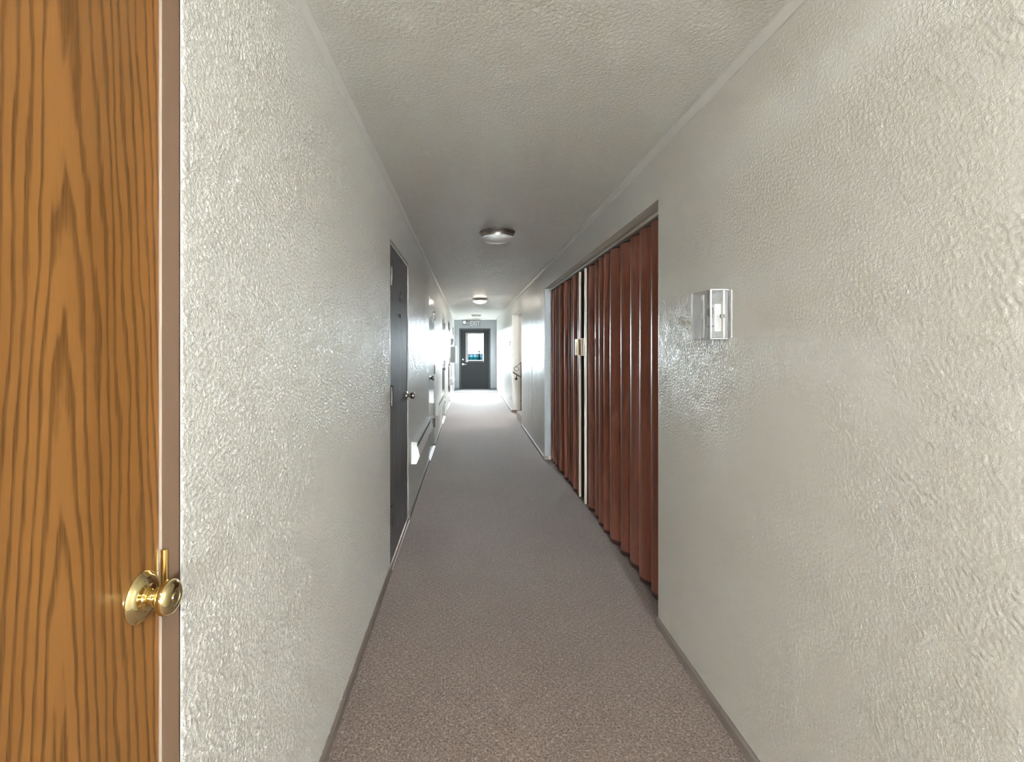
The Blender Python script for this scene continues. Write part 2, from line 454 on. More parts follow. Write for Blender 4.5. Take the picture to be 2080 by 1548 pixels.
add_relief(bpy.data.objects['wall_right'], [
    wall_patch(XR, 1, .60, 2.379, .002, zt, .0042, .0130, .0011, 5, -.4, 1.2),
    wall_patch(XR, 1, 5.951, 8.499, .002, zt, .0090, .024, .0014, 6, -.5, 1.0, .0009),
    wall_patch(XR, 1, 10.401, 16.06, .002, zt, .0150, .045, .0014, 12, -.5, 1.0, .0014)])
# ceiling, floor
struct('ceiling', bxs(XL-WT, XR+WT, YB-.14, YE+.14, ZC, ZC+.1), 'ceiling', 'off white ceiling with sprayed splatter texture')
add_relief(bpy.data.objects['ceiling'], [ceil_patch(1.15, 9.2, .0058, .019, .0017, 7, -.6, 1.2), ceil_patch(9.2, 16.05, .0150, .045, .0022, 9, -.6, 1.2)])
bm = B(); box(bm, XL-WT-.3, XR+WT, YB-.14, YE+.02, -.06, 0); box(bm, XR+WT, XR+1.2, AY0-.2, AY1+.2, -.06, 0)
struct('floor', bm, 'carpet', 'taupe speckled low pile carpet running down the corridor')
# crown trim
TH, TT = .040, .017
def crown(name, side):
    x = XL if side < 0 else XR; s = 1 if side < 0 else -1
    bm = B()
    extr(bm, [(x, ZC), (x+s*TT, ZC), (x+s*TT, ZC-TH*.30), (x+s*TT*.45, ZC-TH), (x, ZC-TH)], 'y', YB, YE)
    return struct(name, bm, 'trim', 'narrow off white moulding along the top of the %s wall' % ('left' if side < 0 else 'right'))
crown('trim_1', -1); crown('trim_2', 1)
bm = B(); extr(bm, [(YE, ZC), (YE-TT, ZC), (YE-TT, ZC-TH), (YE, ZC-TH)], 'x', XL+TT, XR-TT)
struct('trim_3', bm, 'trim', 'narrow moulding along the top of the end wall')
# baseboards
HB, TB = .047, .012
def base_prof(x, s): return [(x, 0), (x+s*TB, 0), (x+s*TB, HB*.8), (x+s*TB*.45, HB), (x, HB)]
bm = B(); prev = ODY1
for a, b, h, t_ in DOORS:
    extr(bm, base_prof(XL, 1), 'y', prev, a); prev = b
extr(bm, base_prof(XL, 1), 'y', prev, YE)
struct('baseboard_left', bm, 'base', 'low taupe baseboard along the left wall')
bm = B()
extr(bm, base_prof(XR, -1), 'y', YB, AY0); extr(bm, base_prof(XR, -1), 'y', AY1, SY0); extr(bm, base_prof(XR, -1), 'y', SY1, YE)
box(bm, XR-.0, XR+.05, AY1-TB, AY1, 0, HB)
box(bm, XR-.0, XR+.30, SY1-TB, SY1, 0, HB)
struct('baseboard_right', bm, 'base', 'low taupe baseboard along the right wall')
bm = B(); box(bm, XL+TB, EX0, YE-TB, YE, 0, .07); box(bm, EX1, XR-TB, YE-TB, YE, 0, .07)
struct('baseboard_end', bm, 'base_dark', 'dark rubber baseboard on the end wall')
struct('jamb_shade_liner', bxs(XR+.0005, XR+WT, AY1-.010, AY1+.0, HB, AZ), 'frame_grey', 'added grey liner darkening the far side of the folding partition opening')  # liner added so its grey tones down the strongly lit jamb face
# closet recess behind the folding door
bm = B()
box(bm, XR+WT, XR+1.0, AY0-.12, AY0, 0, ZC); box(bm, XR+WT, XR+1.0, AY1, AY1+.12, 0, ZC)
box(bm, XR+1.0, XR+1.12, AY0-.12, AY1+.12, 0, ZC); box(bm, XR+WT, XR+1.0, AY0, AY1, AZ+.1, AZ+.2)
struct('wall_closet', bm, 'wall_plain')
# stairwell shell
bm = B()
box(bm, XR+WT, 3.6, SY0-.12, SY0, -1.6, 4.4); box(bm, XR+WT, 3.6, SY1, SY1+.12, -1.6, 4.4); box(bm, 3.6, 3.72, SY0-.12, SY1+.12, -1.6, 4.4)
box(bm, XR+WT, XR+.42, SY0, SY1, SZ, SZ+.5)
box(bm, XR+WT, XR+WT+.08, SY0, SY1, SZ+.5, 4.4); box(bm, XR+WT, XR+WT+.05, SY0, SY1, -1.6, -.065); box(bm, XR+WT, 3.72, SY0-.12, SY1+.12, -1.75, -1.6)
struct('wall_stair', bm, 'wall_plain', 'cream stairwell wall seen through the opening on the right')
struct('ceiling_stair', bxs(XR+WT, 3.72, SY0-.12, SY1+.12, 4.4, 4.5), 'wall_plain')

t = thing('added_stair_window', (3.6, 9.45, 1.5), kind='structure')  # unseen frame added around the stairwell fill light
bm = B(); X_ = 3.598
box(bm, X_-.02, X_, 8.80, 8.85, 1.5, 3.1); box(bm, X_-.02, X_, 10.05, 10.10, 1.5, 3.1); box(bm, X_-.02, X_, 8.85, 10.05, 1.5, 1.55); box(bm, X_-.02, X_, 8.85, 10.05, 3.05, 3.1)
obj('window_frame', bm, 'white_plastic', t)

# ================================================================== grey unit doors on the left
def hinge(parent, x, y, z, far=False):
    """two leaves and a knuckle standing proud of the door face"""
    bm = B(); s = -1 if far else 1
    box(bm, x, x+.006, y-s*.016, y+s*.014 , z-.056, z+.056)
    box(bm, x, x+.006, y+s*.016, y+s*.045, z-.056, z+.056)
    cyl(bm, (x+.010, y+s*.014, z-.058), (x+.010, y+s*.014, z+.058), .0075, 12)
    lathe(bm, [(0, .0075), (.004, .009), (.010, .005), (.012, 0)], (x+.010, y+s*.014, z+.058), (0, 0, 1), 12)
    return obj('hinge', bm, 'bronze', parent, autos=True)
def knob(parent, x, y, z, m='chrome', k=1.0, ax=(1, 0, 0)):
    bm = B()
    lathe(bm, [(0, 0), (0, .033*k), (.003, .033*k), (.007, .030*k), (.010, .022*k), (.012, .015*k), (.012, 0)], (x, y, z), ax, 36)
    h = obj('door_knob', bm, m, parent, autos=True)
    bm = B()
    lathe(bm, [(.010, .012*k), (.024, .0115*k), (.030, .015*k), (.036, .023*k), (.044, .0275*k), (.053, .0285*k), (.060, .026*k), (.065, .018*k), (.066, .010*k), (.064, .009*k), (.064, 0)], (x, y, z), ax, 36)
    s = obj('knob_grip', bm, m, None, autos=True); s.parent = h
    return h
def fix_sub(s, thingo):
    s.matrix_parent_inverse = Matrix.Identity(4)
labels = [
 'grey woodgrain door with hinges on its near side, first on the left wall',
 'grey door with round knob right past the first wall heater on the left',
 'grey door between the second wall heater and the next door along the left wall',
 'grey door on the left wall just before the grey wall cabinet',
 'grey door on the left wall nearest the exit door']
for i, (a, b, hs, top) in enumerate(DOORS):
    t = thing('door_%d' % (i+1), (XL-.01, a, 0), labels[i], 'door', kind='structure')
    rec = .003
    xf = XL-rec
    fw = .018
    bm = B()
    box(bm, XL-WT, XL-.001, a, a+fw, 0, top); box(bm, XL-WT, XL-.001, b-fw, b, 0, top); box(bm, XL-WT, XL-.001, a+fw, b-fw, top-fw, top)
    obj('door_frame', bm, 'frame_grey', t)
    leaf = obj('door_leaf', bxs(xf-.042, xf, a+fw+.003, b-fw-.003, .035, top-fw-.012), 'grey_door_dull' if i == 0 else 'grey_door', t, bev=.0015)
    bm = B(); box(bm, xf-.02, XL-.002, a+fw, b-fw, top-fw-.010, top-fw-.001)  # white strip stands in for light reflected along the frame head
    tag(obj('head_light_strip', bm, 'white_plastic', t), 'thin pale strip standing in for a line of light along the head of the frame')
    bm = B(); box(bm, XL-WT, XL+.004, a, b, 0, .030)
    box(bm, XL-.02, XL+.016, a+.01, b-.01, 0, .014)
    obj('threshold', bm, 'wood_strip', t, bev=.004)
    hy = a+fw if hs == 'near' else b-fw
    for z in (1.815, 1.075, .335): hinge(t, xf, hy, z, hs == 'far')
    ky = b-fw-.075 if hs == 'near' else a+fw+.075
    knob(t, xf, ky, 1.005)
    if i == 0:
        cu = bpy.data.curves.new('door_number', 'FONT'); cu.body = '1'; cu.size = .105; cu.extrude = .003
        co = bpy.data.objects.new('tmp', cu); C.objects.link(co)
        dg = bpy.context.evaluated_depsgraph_get(); me = bpy.data.meshes.new_from_object(co.evaluated_get(dg))
        bpy.data.objects.remove(co)
        me.transform(Matrix(((0, 0, 1, xf+.003), (1, 0, 0, 3.41), (0, 1, 0, 1.70), (0, 0, 0, 1))))
        me.materials.clear(); me.materials.append(M['bronze'])
        no = bpy.data.objects.new('door_number', me); C.objects.link(no); no.parent = t; no.matrix_parent_inverse = t.matrix_basis.inverted()
        bm = B(); cyl(bm, (xf, 3.435, 1.60), (xf+.006, 3.435, 1.60), .012); obj('peephole', bm, 'chrome', t, autos=True)
    else:
        obj('door_number', bxs(xf, xf+.006, (a+b)/2-.02, (a+b)/2+.02, 1.70, 1.78), 'bronze', t, bev=.001)
        bm = B(); cyl(bm, (xf, (a+b)/2, 1.60), (xf+.006, (a+b)/2, 1.60), .012); obj('peephole', bm, 'chrome', t, autos=True)

# ================================================================== oak door beside the camera
OX = XL-.032
t = thing('door_6', (OX, ODY0, 0), 'golden oak veneer door with polished brass knob, close on the left', 'door', kind='structure')
obj('door_leaf', bxs(OX-.044, OX, ODY0+.02, ODY1-.0075, .012, 2.095), 'oak', t, bev=.001)
bm = B()
box(bm, OX-.062, XL-.0005, ODY1-.004, ODY1-.0005, 0, 2.12); box(bm, OX-.062, XL-.0005, ODY0, ODY0+.018, 0, 2.12)
box(bm, OX-.062, XL-.0005, ODY0+.018, ODY1-.004, 2.10, 2.12)
fr_ = obj('door_frame', bm, 'frame_tan', t)
# pale edge of the frame where it meets the leaf
tag(obj('frame_edge', bxs(OX-.001, OX+.0042, ODY1-.0062, ODY1-.0042, 0, 2.10), 'frame_edge', t), 'pale edge of the tan frame')
# strike lip
bm = B(); n_ = 12; pts = []
for k in range(n_+1):
    an = PI*k/n_; pts.append((OX+.008-.0065*math.cos(an), ODY1-.0045-.0055*math.sin(an)))
for k in range(n_, -1, -1):
    an = PI*k/n_; pts.append((OX+.008-.0050*math.cos(an), ODY1-.0045-.0040*math.sin(an)))
zc0, zc1 = CAMZ-(1177-708)/1216-.0, CAMZ-(1113-708)/1216
extr(bm, pts, 'z', zc0-.03, zc1)
obj('strike_plate', bm, 'brass_dull', t, autos=True)
# knob set
KY, KZ = .806-.0600, CAMZ-(1212-708)*.533/672*1.0
KY = .518*980/672; KZ = CAMZ-(1213-708)*KY/980
k = 1.0
bm = B()
lathe(bm, [(0, 0), (0, .0385), (.0022, .0390), (.0048, .0375), (.0065, .0345), (.0090, .0330), (.0115, .0300), (.0130, .0240), (.0140, .0205), (.0165, .0200), (.0180, .0160), (.0180, 0)], (OX, KY, KZ), (1, 0, 0), 64)
h = tag(obj('door_knob', bm, 'brass', t, autos=True), 'polished brass knob with round rosette')
bm = B()
lathe(bm, [(.017, .0115), (.021, .0110), (.0225, .0140), (.0250, .0150), (.0268, .0145), (.0275, .0155), (.0300, .0170), (.0340, .0225), (.0390, .0262), (.0440, .0270), (.0480, .0262), (.0515, .0235), (.0535, .0190), (.0540, .0130), (.0530, .0122), (.0530, .0075), (.0545, .0070), (.0545, 0)], (OX, KY, KZ), (1, 0, 0), 64)
gq = obj('knob_grip', bm, 'brass', None, autos=True); gq.parent = h
bm = B(); box(bm, OX+.0545, OX+.0550, KY-.0008, KY+.0008, KZ-.004, KZ+.004)
gq = obj('keyway', bm, 'black', None); gq.parent = h

# ================================================================== wall heaters
def heater(y0, y1, label):
    t = thing('wall_heater', (XL, y0, .403), label, 'heater', 'convector heaters mounted low on the left wall')
    prof = [(XL, .403), (XL+.045, .403), (XL+.074, .470), (XL+.051, .552), (XL+.047, .588), (XL, .588)]
    bm = B()
    extr(bm, [(XL, .405), (XL+.040, .405), (XL+.040, .586), (XL, .586)], 'y', y0+.012, y1-.012)
    obj('housing', bm, 'slot', t)
    for ya_ in (y0, y1-.012):
        bm = B(); extr(bm, prof, 'y', ya_, ya_+.012); obj('end_cap', bm, 'heater', t, bev=.001)
    bm = B()
    extr(bm, [(XL, .590), (XL+.050, .588), (XL+.052, .566), (XL+.048, .566), (XL+.046, .583), (XL, .585)], 'y', y0, y1)
    obj('top_cover', bm, 'heater', t)
    bm = B()
    extr(bm, [(XL+.043, .405), (XL+.074, .472), (XL+.056, .548), (XL+.053, .548), (XL+.070, .472), (XL+.040, .408)], 'y', y0+.003, y1-.003)
    obj('front_panel', bm, 'heater', t)
    return t
heater(4.03, 5.52, 'off white sloped wall heater just past the first grey door')
heater(6.95, 8.45, 'off white sloped wall heater between the second and third grey doors')
heater(12.57, 14.05, 'off white sloped wall heater nearest the end wall, below the grey wall cabinet')

# ================================================================== things on the left wall, far end
t = thing('wall_cabinet', (XL, 12.9, .97), 'grey cabinet with a white door standing out from the left wall near the end', 'cabinet')
obj('body', bxs(XL, XL+.122, 12.9, 13.45, .985, 1.425), 'grey_metal', t, bev=.004)
d = obj('cabinet_door', bxs(XL+.123, XL+.137, 12.895, 13.455, .975, 1.435), 'white_plastic', t, bev=.004)
bm = B(); tube(bm, [(XL+.137, 12.93, 1.05), (XL+.152, 12.93, 1.06), (XL+.152, 12.93, 1.14), (XL+.137, 12.93, 1.15)], .005)
q = obj('handle', bm, 'chrome', None); q.parent = d
t = thing('emergency_light', (XL, 12.95, 1.45), 'small wedge shaped white light unit above the grey wall cabinet', 'light')
bm = B(); extr(bm, [(XL, 1.45), (XL+.055, 1.45), (XL+.055, 1.49), (XL+.085, 1.60), (XL+.075, 1.625), (XL, 1.655)], 'y', 12.95, 13.3)
obj('housing', bm, 'sign_grey', t, bev=.003)
bm = B(); extr(bm, [(XL+.056, 1.485), (XL+.066, 1.482), (XL+.10, 1.60), (XL+.087, 1.612)], 'y', 12.96, 13.29)
obj('lens', bm, 'lens_lamp', t)
t = thing('wall_panel', (XL, 12.75, .60), 'tall white panel box on the left wall between the cabinet and the last heater', 'panel')
obj('box', bxs(XL, XL+.030, 12.75, 13.25, .60, .955), 'white_plastic', t, bev=.003)
obj('cover', bxs(XL+.030, XL+.042, 12.80, 13.20, .62, .935), 'heater', t, bev=.003)

# ================================================================== folding partition
XT = XR+.115
t = thing('folding_door_track', (XT, AY0, AZ), 'grey ceiling track over the brown folding partition', 'track')
bm = B(); box(bm, XT-.030, XT+.030, AY0, AY1, AZ-.030, AZ)
obj('rail', bm, 'frame_grey', t, bev=.002)
bm = B(); box(bm, XT-.052, XT-.046, AY0+.001, AY1-.011, AZ-.030, AZ-.010); box(bm, XT-.046, XT-.030, AY0+.001, AY1-.011, AZ-.012, AZ-.009)
obj('front_lip', bm, 'white_plastic', t)
def pleats(y0, y1, nf, amp, thick, z0, z1, seg=14, jit=0.0, rnd=None):
    rnd = rnd or random.Random(3)
    cuts = [0]
    for i in range(nf): cuts.append(cuts[-1] + 1+rnd.uniform(-jit, jit))
    cuts = [y0+(y1-y0)*c/cuts[-1] for c in cuts]
    P = []
    for i in range(nf):
        a, b = cuts[i], cuts[i+1]; am = amp*(1+rnd.uniform(-.18, .15))
        sk = rnd.uniform(-.06, .06)
        for kk in range(seg):
            u = kk/seg
            uu = u + sk*math.sin(PI*u)
            s = math.sin(PI*uu)
            P.append((XT+.032-am*2*(abs(s)**.62), a+(b-a)*u))
    P.append((XT+.030, y1))
    bm = B(); zs = [z0, z0+.25, (z0+z1)/2, z1-.2, z1] if z1-z0 > 1 else [z0, z1]
    def layer(off):
        L = []
        for z in zs:
            L.append([bm.verts.new((x+off, yy + .004*math.sin(z*2.1+yy*9), z)) for x, yy in P])
        return L
    F = layer(0); K = layer(thick)
    for L, rev in ((F, 0), (K, 1)):
        for r0, r1 in zip(L, L[1:]):
            for i in range(len(P)-1):
                f = (r0[i], r0[i+1], r1[i+1], r1[i]); bm.faces.new(f if not rev else f[::-1])
    for i in range(len(P)-1):
        bm.faces.new((F[0][i], K[0][i], K[0][i+1], F[0][i+1])); bm.faces.new((F[-1][i], F[-1][i+1], K[-1][i+1], K[-1][i]))
    for j in range(len(zs)-1):
        bm.faces.new((F[j][0], F[j+1][0], K[j+1][0], K[j][0])); bm.faces.new((F[j][-1], K[j][-1], K[j+1][-1], K[j+1][-1+0] if False else F[j+1][-1]))
    return bm
def folding(y0, y1, nf, post_at, label, seed):
    t = thing('folding_door', (XT, y0, 0), label, 'folding door', 'two halves of the brown pleated partition')
    lo, hi = (y0, post_at-.012) if post_at > y0+.5 else (post_at+.012, y1)
    obj('pleated_panel', pleats(lo, hi, nf, .036, .004, .030, AZ-.036, jit=.22, rnd=random.Random(seed)), 'vinyl', t, autos=True)
    obj('bottom_hem', pleats(lo, hi, nf, .036, .007, .006, .034, jit=.22, rnd=random.Random(seed)), 'vinyl_dark', t, autos=True)
    return t
NP, FP = 4.19, 4.40
tn = folding(AY0+.01, NP, 10, NP, 'near half of the red brown pleated folding partition, beside the cream wall', 5)
tf = folding(FP, AY1-.005, 11, FP, 'far half of the red brown pleated folding partition, left of the gap', 8)
def lead(t, y, s):
    # slim post: cream nose strip with a brown channel behind
    obj('lead_post', bxs(XT-.045, XT-.024, y-.010, y+.010, .02, AZ-.037), 'post_cream', t, bev=.004)
    obj('post_channel', bxs(XT-.023, XT+.035, y-.014, y+.014, .02, AZ-.037), 'vinyl_dark', t, bev=.002)
lead(tn, NP, -1); lead(tf, FP, 1)
zl0, zl1 = 1.372-(723-708)/240, 1.372+(708-688)/240
bm = B(); box(bm, XT-.085, XT-.018, FP-.032, FP-.0145, zl0, zl1); box(bm, XT-.058, XT-.048, FP-.037, FP-.032, zl0+.004, zl1-.004)
la = tag(obj('latch', bm, 'beige_latch', tf, bev=.002), 'beige plastic latch plate')
bm = B(); cyl(bm, (XT-.036, FP-.032, zl0+.045), (XT-.036, FP-.036, zl0+.045), .005); q = obj('latch_screw', bm, 'bronze', None); q.parent = la
bm = B(); box(bm, XT-.062, XT-.047, NP-.012, NP+.060, zl0-.003, zl1+.004); box(bm, XT-.068, XT-.062, NP+.020, NP+.030, zl0, zl1)
tag(obj('latch', bm, 'beige_latch', tn, bev=.002), 'beige plastic latch keeper')

# ================================================================== thermostat in a clear guard
def guarded_thermostat(y0, label, detail=True):
    W, D, z0, z1 = .152, .067, 1.404, 1.583
    y1 = y0+W; x = XR; th = .004
    t = thing('thermostat', (x, (y0+y1)/2, z0), label.replace('@', 'thermostat'), 'thermostat', 'guarded thermostats on the right wall')
    ym, zm = (y0+y1)/2-.005, (z0+z1)/2-.01
    obj('back_plate', bxs(x-.005, x, ym-.038, ym+.038, zm-.060, zm+.062), 'beige_plastic', t, bev=.002)
    bd = obj('body', bxs(x-.030, x-.005, ym-.030, ym+.030, zm-.052, zm+.052), 'white_plastic', t, bev=.004)
    bm = B(); lathe(bm, [(0, 0), (0, .020), (.006, .019), (.010, .014), (.010, 0)], (x-.030, ym-.004, zm+.022), (-1, 0, 0), 28)
    obj('dial', bm, 'bronze', t, autos=True)
    bm = B(); box(bm, x-.0315, x-.030, ym-.022, ym+.022, zm-.034, zm-.028); obj('scale', bm, 'grey_metal', t)
    g_ = thing('thermostat_guard', (x, (y0+y1)/2, z0), label.replace('@', 'clear plastic guard box'), 'guard', 'clear guard boxes on the right wall')
    bm = B()
    box(bm, x-D, x-D+th, y0, y1, z0, z1)
    box(bm, x-D+th, x-.001, y0, y0+th, z0, z1); box(bm, x-D+th, x-.001, y1-th, y1, z0, z1)
    box(bm, x-D+th, x-.001, y0+th, y1-th, z0, z0+th); box(bm, x-D+th, x-.001, y0+th, y1-th, z1-th, z1)
    obj('cover', bm, 'acrylic', g_)
    bm = B(); e = .0042
    for yy in (y0, y1-e):
        box(bm, x-D-.0006, x-D+e, yy-.0006, yy+e+.0006, z0, z1)
    box(bm, x-.022, x-.016, y0-.0012, y0, z0+.004, z1-.004)
    box(bm, x-.004, x-.0005, y0-.022, y0-.012, z0+.005, z1-.005)
    for zz in (z0, z1-.003):
        box(bm, x-D-.0004, x-.001, y0-.0004, y0+.003, zz, zz+.003)
    # clips moulded along the front face
    box(bm, x-D-.002, x-D-.0005, y0+.045, y0+.052, z0+.010, z1-.022)
    for zz in (z0+.006, z0+.075, z1-.036): box(bm, x-D-.003, x-D-.0005, y0+.045, y0+.064, zz, zz+.020)
    obj('bright_edges', bm, 'acrylic_edge', g_)
    bm = B(); box(bm, x-.004, x-.0005, y0-.012, y1+.012, z0-.002, z1+.002)
    obj('mounting_flange', bm, 'acrylic', g_)
    bm = B(); lathe(bm, [(0, 0), (0, .0085), (.008, .0085), (.008, .0045), (.0065, .004), (.0065, 0)], (x-.026, y0-.001, zm+.003), (0, -1, 0), 24)
    lk = obj('lock', bm, 'chrome', g_, autos=True)
    obj('lock_shadow_ring', bxs(x-.035, x-.017, y0-.0018, y0-.0009, zm-.006, zm+.012), 'bronze', g_) if False else None
    if not detail: return
guarded_thermostat(1.732, '@ on the near right wall, right of the folding partition')
guarded_thermostat(10.80, '@ far down the right wall, just past the stair opening')

t = thing('electrical_outlet', (XR, 10.62, .29), 'small outlet low on the right wall just past the stair opening', 'outlet')
obj('plate', bxs(XR-.006, XR, 10.58, 10.66, .225, .34), 'white_plastic', t, bev=.002)
obj('sockets', bxs(XR-.009, XR-.006, 10.60, 10.64, .245, .32), 'base_dark', t)
t = thing('light_switch', (XR, 15.6, 1.33), 'small switch on the right wall near the end', 'switch')
obj('plate', bxs(XR-.010, XR, 15.56, 15.64, 1.275, 1.39), 'base_dark', t, bev=.002)
obj('toggle', bxs(XR-.016, XR-.006, 15.594, 15.606, 1.325, 1.345), 'white_plastic', t)

# ================================================================== ceiling lights
def ceiling_light(x, y, lit, label, name='ceiling_light'):
    t = thing(name, (x, y, ZC), label, 'light', 'round flush ceiling lights')
    bm = B(); R = .155
    lathe(bm, [(0, 0), (0, R-.004), (.006, R), (.012, R), (.016, R-.006), (.046, R-.020), (.052, R-.020), (.052, R-.028), (.018, R-.016), (.018, 0)], (x, y, ZC), (0, 0, -1), 64)
    obj('metal_ring', bm, 'nickel', t, autos=True)
    bm = B(); prof = [(.040, R-.028)]
    for k_ in range(1, 13):
        a = PI/2*k_/12; prof.append((.048+.052*math.sin(a), (R-.024)*math.cos(a) if k_ < 12 else 0))
    lathe(bm, prof, (x, y, ZC), (0, 0, -1), 64)
    obj('glass_diffuser', bm, {0: 'diffuser_off', 1: 'diffuser_on', 2: 'diffuser_on_back'}[lit], t, smooth=True)
    return t
ceiling_light(.245, 4.13, 0, 'unlit round ceiling light with brushed metal ring, nearest the viewer')
ceiling_light(.225, 9.65, 1, 'lit round ceiling light with warm glow, middle of the corridor')
ceiling_light(.225, 14.2, 0, 'unlit round ceiling light just in front of the exit door')
ceiling_light(.30, -0.70, 2, 'round ceiling light behind the viewpoint')
t = thing('smoke_detector', (.20, 11.1, ZC), 'small round white smoke detector behind the lit ceiling light', 'detector')
bm = B(); lathe(bm, [(0, 0), (0, .06), (.012, .06), (.014, .052), (.030, .046), (.036, .030), (.036, 0)], (.20, 11.1, ZC), (0, 0, -1), 32)
obj('housing', bm, 'white_plastic', t, autos=True)
bm = B(); lathe(bm, [(.036, .012), (.038, .012), (.038, 0)], (.20, 11.1, ZC), (0, 0, -1), 16); obj('sensor_cap', bm, 'grey_metal', t)

# ================================================================== stairs
t = thing('stair_up', (XR, SY0, 0), 'taupe carpeted steps rising in the stair opening on the right', 'stairs')
for k_ in range(5):
    x0 = XR+.005+.27*k_
    obj('step', bxs(x0, x0+.27 if k_ < 4 else 3.57, SY0+.001, SY0+.93, -.0+.0, .16*(k_+1)), 'carpet', t, bev=.012)
obj('stringer', bxs(XR+.002, XR+.024, SY0+.001, SY0+.030, 0, .215), 'base', t)
t = thing('stair_down', (XR+.3, SY0+.95, 0), 'carpeted steps going down beside the far wall of the stair opening', 'stairs')
obj('landing', bxs(XR+WT, XR+.30, SY0+.935, SY1, -.06, 0), 'carpet', t)
for k_ in range(6):
    x0 = XR+.30+.27*k_
    obj('step', bxs(x0, x0+.27 if k_ < 5 else 3.59, SY0+.935, SY1-.002, -1.59, -.17*(k_+1)), 'carpet', t)
bx_ = XR+.085; by_ = SY0+.905
t = thing('stair_railing', (bx_, by_, .16), 'black wrought iron stair railing post with a scroll end, in the stair opening', 'railing')
bm = B(); cyl(bm, (bx_, by_, .16), (bx_, by_, 1.10), .008); 
for zz in (.35, .86): lathe(bm, [(-.012, .008), (-.006, .013), (.006, .013), (.012, .008)], (bx_, by_, zz), (0, 0, 1), 12)
obj('post', bm, 'iron', t, autos=True)
bm = B(); pts = [(bx_, by_, 1.095), (bx_-.05, by_, 1.055), (bx_-.09, by_, 1.02)]
cx, cz, r0 = bx_-.083, .975, .052
for k_ in range(26):
    a = math.radians(120 + 14.5*k_); r = r0*(1-.42*k_/26)
    pts.append((cx+r*math.cos(a), by_, cz+r*math.sin(a)))
tube(bm, pts, .0055, 8); obj('scroll', bm, 'iron', t, smooth=True)
bm = B(); tube(bm, [(bx_, by_, 1.095), (bx_+.1, by_, 1.14), (bx_+1.2, by_, 1.14+1.1*.593)], .009, 8); obj('top_rail', bm, 'iron', t, smooth=True)
for k_ in range(1, 8):
    xx = bx_+.15*k_; st = .16*(int((xx-XR-.005)/.27)+1)
    bm = B(); cyl(bm, (xx, by_, st+.001), (xx, by_, 1.14+(.15*k_-.1)*.593), .006, 8); obj('baluster', bm, 'iron', t, smooth=True)
t = thing('handrail', (XR+.02, SY1-.07, .88), 'dark wooden handrail sloping down along the far stairwell wall', 'handrail')
bm = B(); yv = SY1-.075
extr(bm, [(XR+.012, .885), (XR+.012, .845), (XR+1.6, .845-1.588*.63), (XR+1.6, .885-1.588*.63)], 'y', yv-.022, yv+.022)
obj('rail', bm, 'rail_wood', t, bev=.006)
for xx in (XR+.09, XR+1.0):
    zz = .845-(xx-XR-.012)*.63
    bm = B(); tube(bm, [(xx, yv, zz+.01), (xx, yv, zz-.05), (xx, yv+.03, zz-.08), (xx, SY1-.002, zz-.08)], .009, 8); lathe(bm, [(0, .03), (.006, .028), (.006, 0)], (xx, SY1-.001, zz-.08), (0, -1, 0), 16)
    obj('bracket', bm, 'iron', t, smooth=True)
# stairwell lamp
t = thing('stairwell_light', (2.3, 9.45, 4.4), 'round ceiling light over the stairs', 'light')
bm = B(); lathe(bm, [(0, 0), (0, .17), (.05, .16), (.09, .10), (.1, 0)], (2.3, 9.45, 4.4), (0, 0, -1), 32)
obj('glass_diffuser', bm, M['diffuser_on_stair'], t, smooth=True)

# ================================================================== exit door
t = thing('door_7', ((EX0+EX1)/2, YE, 0), 'charcoal exit door with a window at the end of the corridor', 'door', kind='structure')
bm = B(); fw = .055
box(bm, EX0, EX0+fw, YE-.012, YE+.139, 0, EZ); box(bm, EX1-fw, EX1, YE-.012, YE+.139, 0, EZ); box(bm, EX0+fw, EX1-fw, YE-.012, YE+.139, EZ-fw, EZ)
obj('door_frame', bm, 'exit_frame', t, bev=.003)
bm = B()
box(bm, EX0+fw, EX0+fw+.016, YE+.074, YE+.138, 0, EZ-fw); box(bm, EX1-fw-.016, EX1-fw, YE+.074, YE+.138, 0, EZ-fw); box(bm, EX0+fw+.016, EX1-fw-.016, YE+.074, YE+.138, EZ-fw-.016, EZ-fw)
obj('door_stop', bm, 'exit_frame', t)
LX0, LX1, LZ0, LZ1 = -.012, .490, .975, 1.845      # glass
DX0, DX1, DZ1 = EX0+fw+.003, EX1-fw-.003, EZ-fw-.003
ya, yb = YE+.025, YE+.070
bm = B()
box(bm, DX0, LX0, ya, yb, .012, DZ1); box(bm, LX1, DX1, ya, yb, .012, DZ1); box(bm, LX0, LX1, ya, yb, .012, LZ0); box(bm, LX0, LX1, ya, yb, LZ1, DZ1)
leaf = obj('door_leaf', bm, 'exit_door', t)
bm = B()
box(bm, LX0-.075, LX0-.010, ya-.030, ya-.001, LZ0-.065, LZ1+.035); 
box(bm, LX1, LX1+.016, ya-.030, ya-.001, LZ0-.065, LZ1+.035)
box(bm, LX0-.010, LX1, ya-.030, ya-.001, LZ1, LZ1+.035)
obj('window_frame', bm, 'lite_frame', t, bev=.004)
bm = B(); box(bm, LX0-.010, LX1, ya-.029, ya-.001, LZ0-.065, LZ0-.004); box(bm, LX0-.0095, LX0+.004, ya-.028, ya-.001, LZ0-.004, LZ1)
tag(obj('window_sill', bm, 'exit_frame', t), 'dark lower edge of the door window')
bm = B(); box(bm, LX0-.084, LX0-.076, ya-.024, ya-.001, LZ0-.06, LZ1+.043); box(bm, LX0-.084, LX1+.016, ya-.024, ya-.001, LZ1+.0355, LZ1+.043)
tag(obj('window_bead', bm, 'sign_letter', t), 'thin pale bead around the door window')
obj('pane', bxs(LX0, LX1, ya+.018, ya+.023, LZ0, LZ1), 'glass', t)
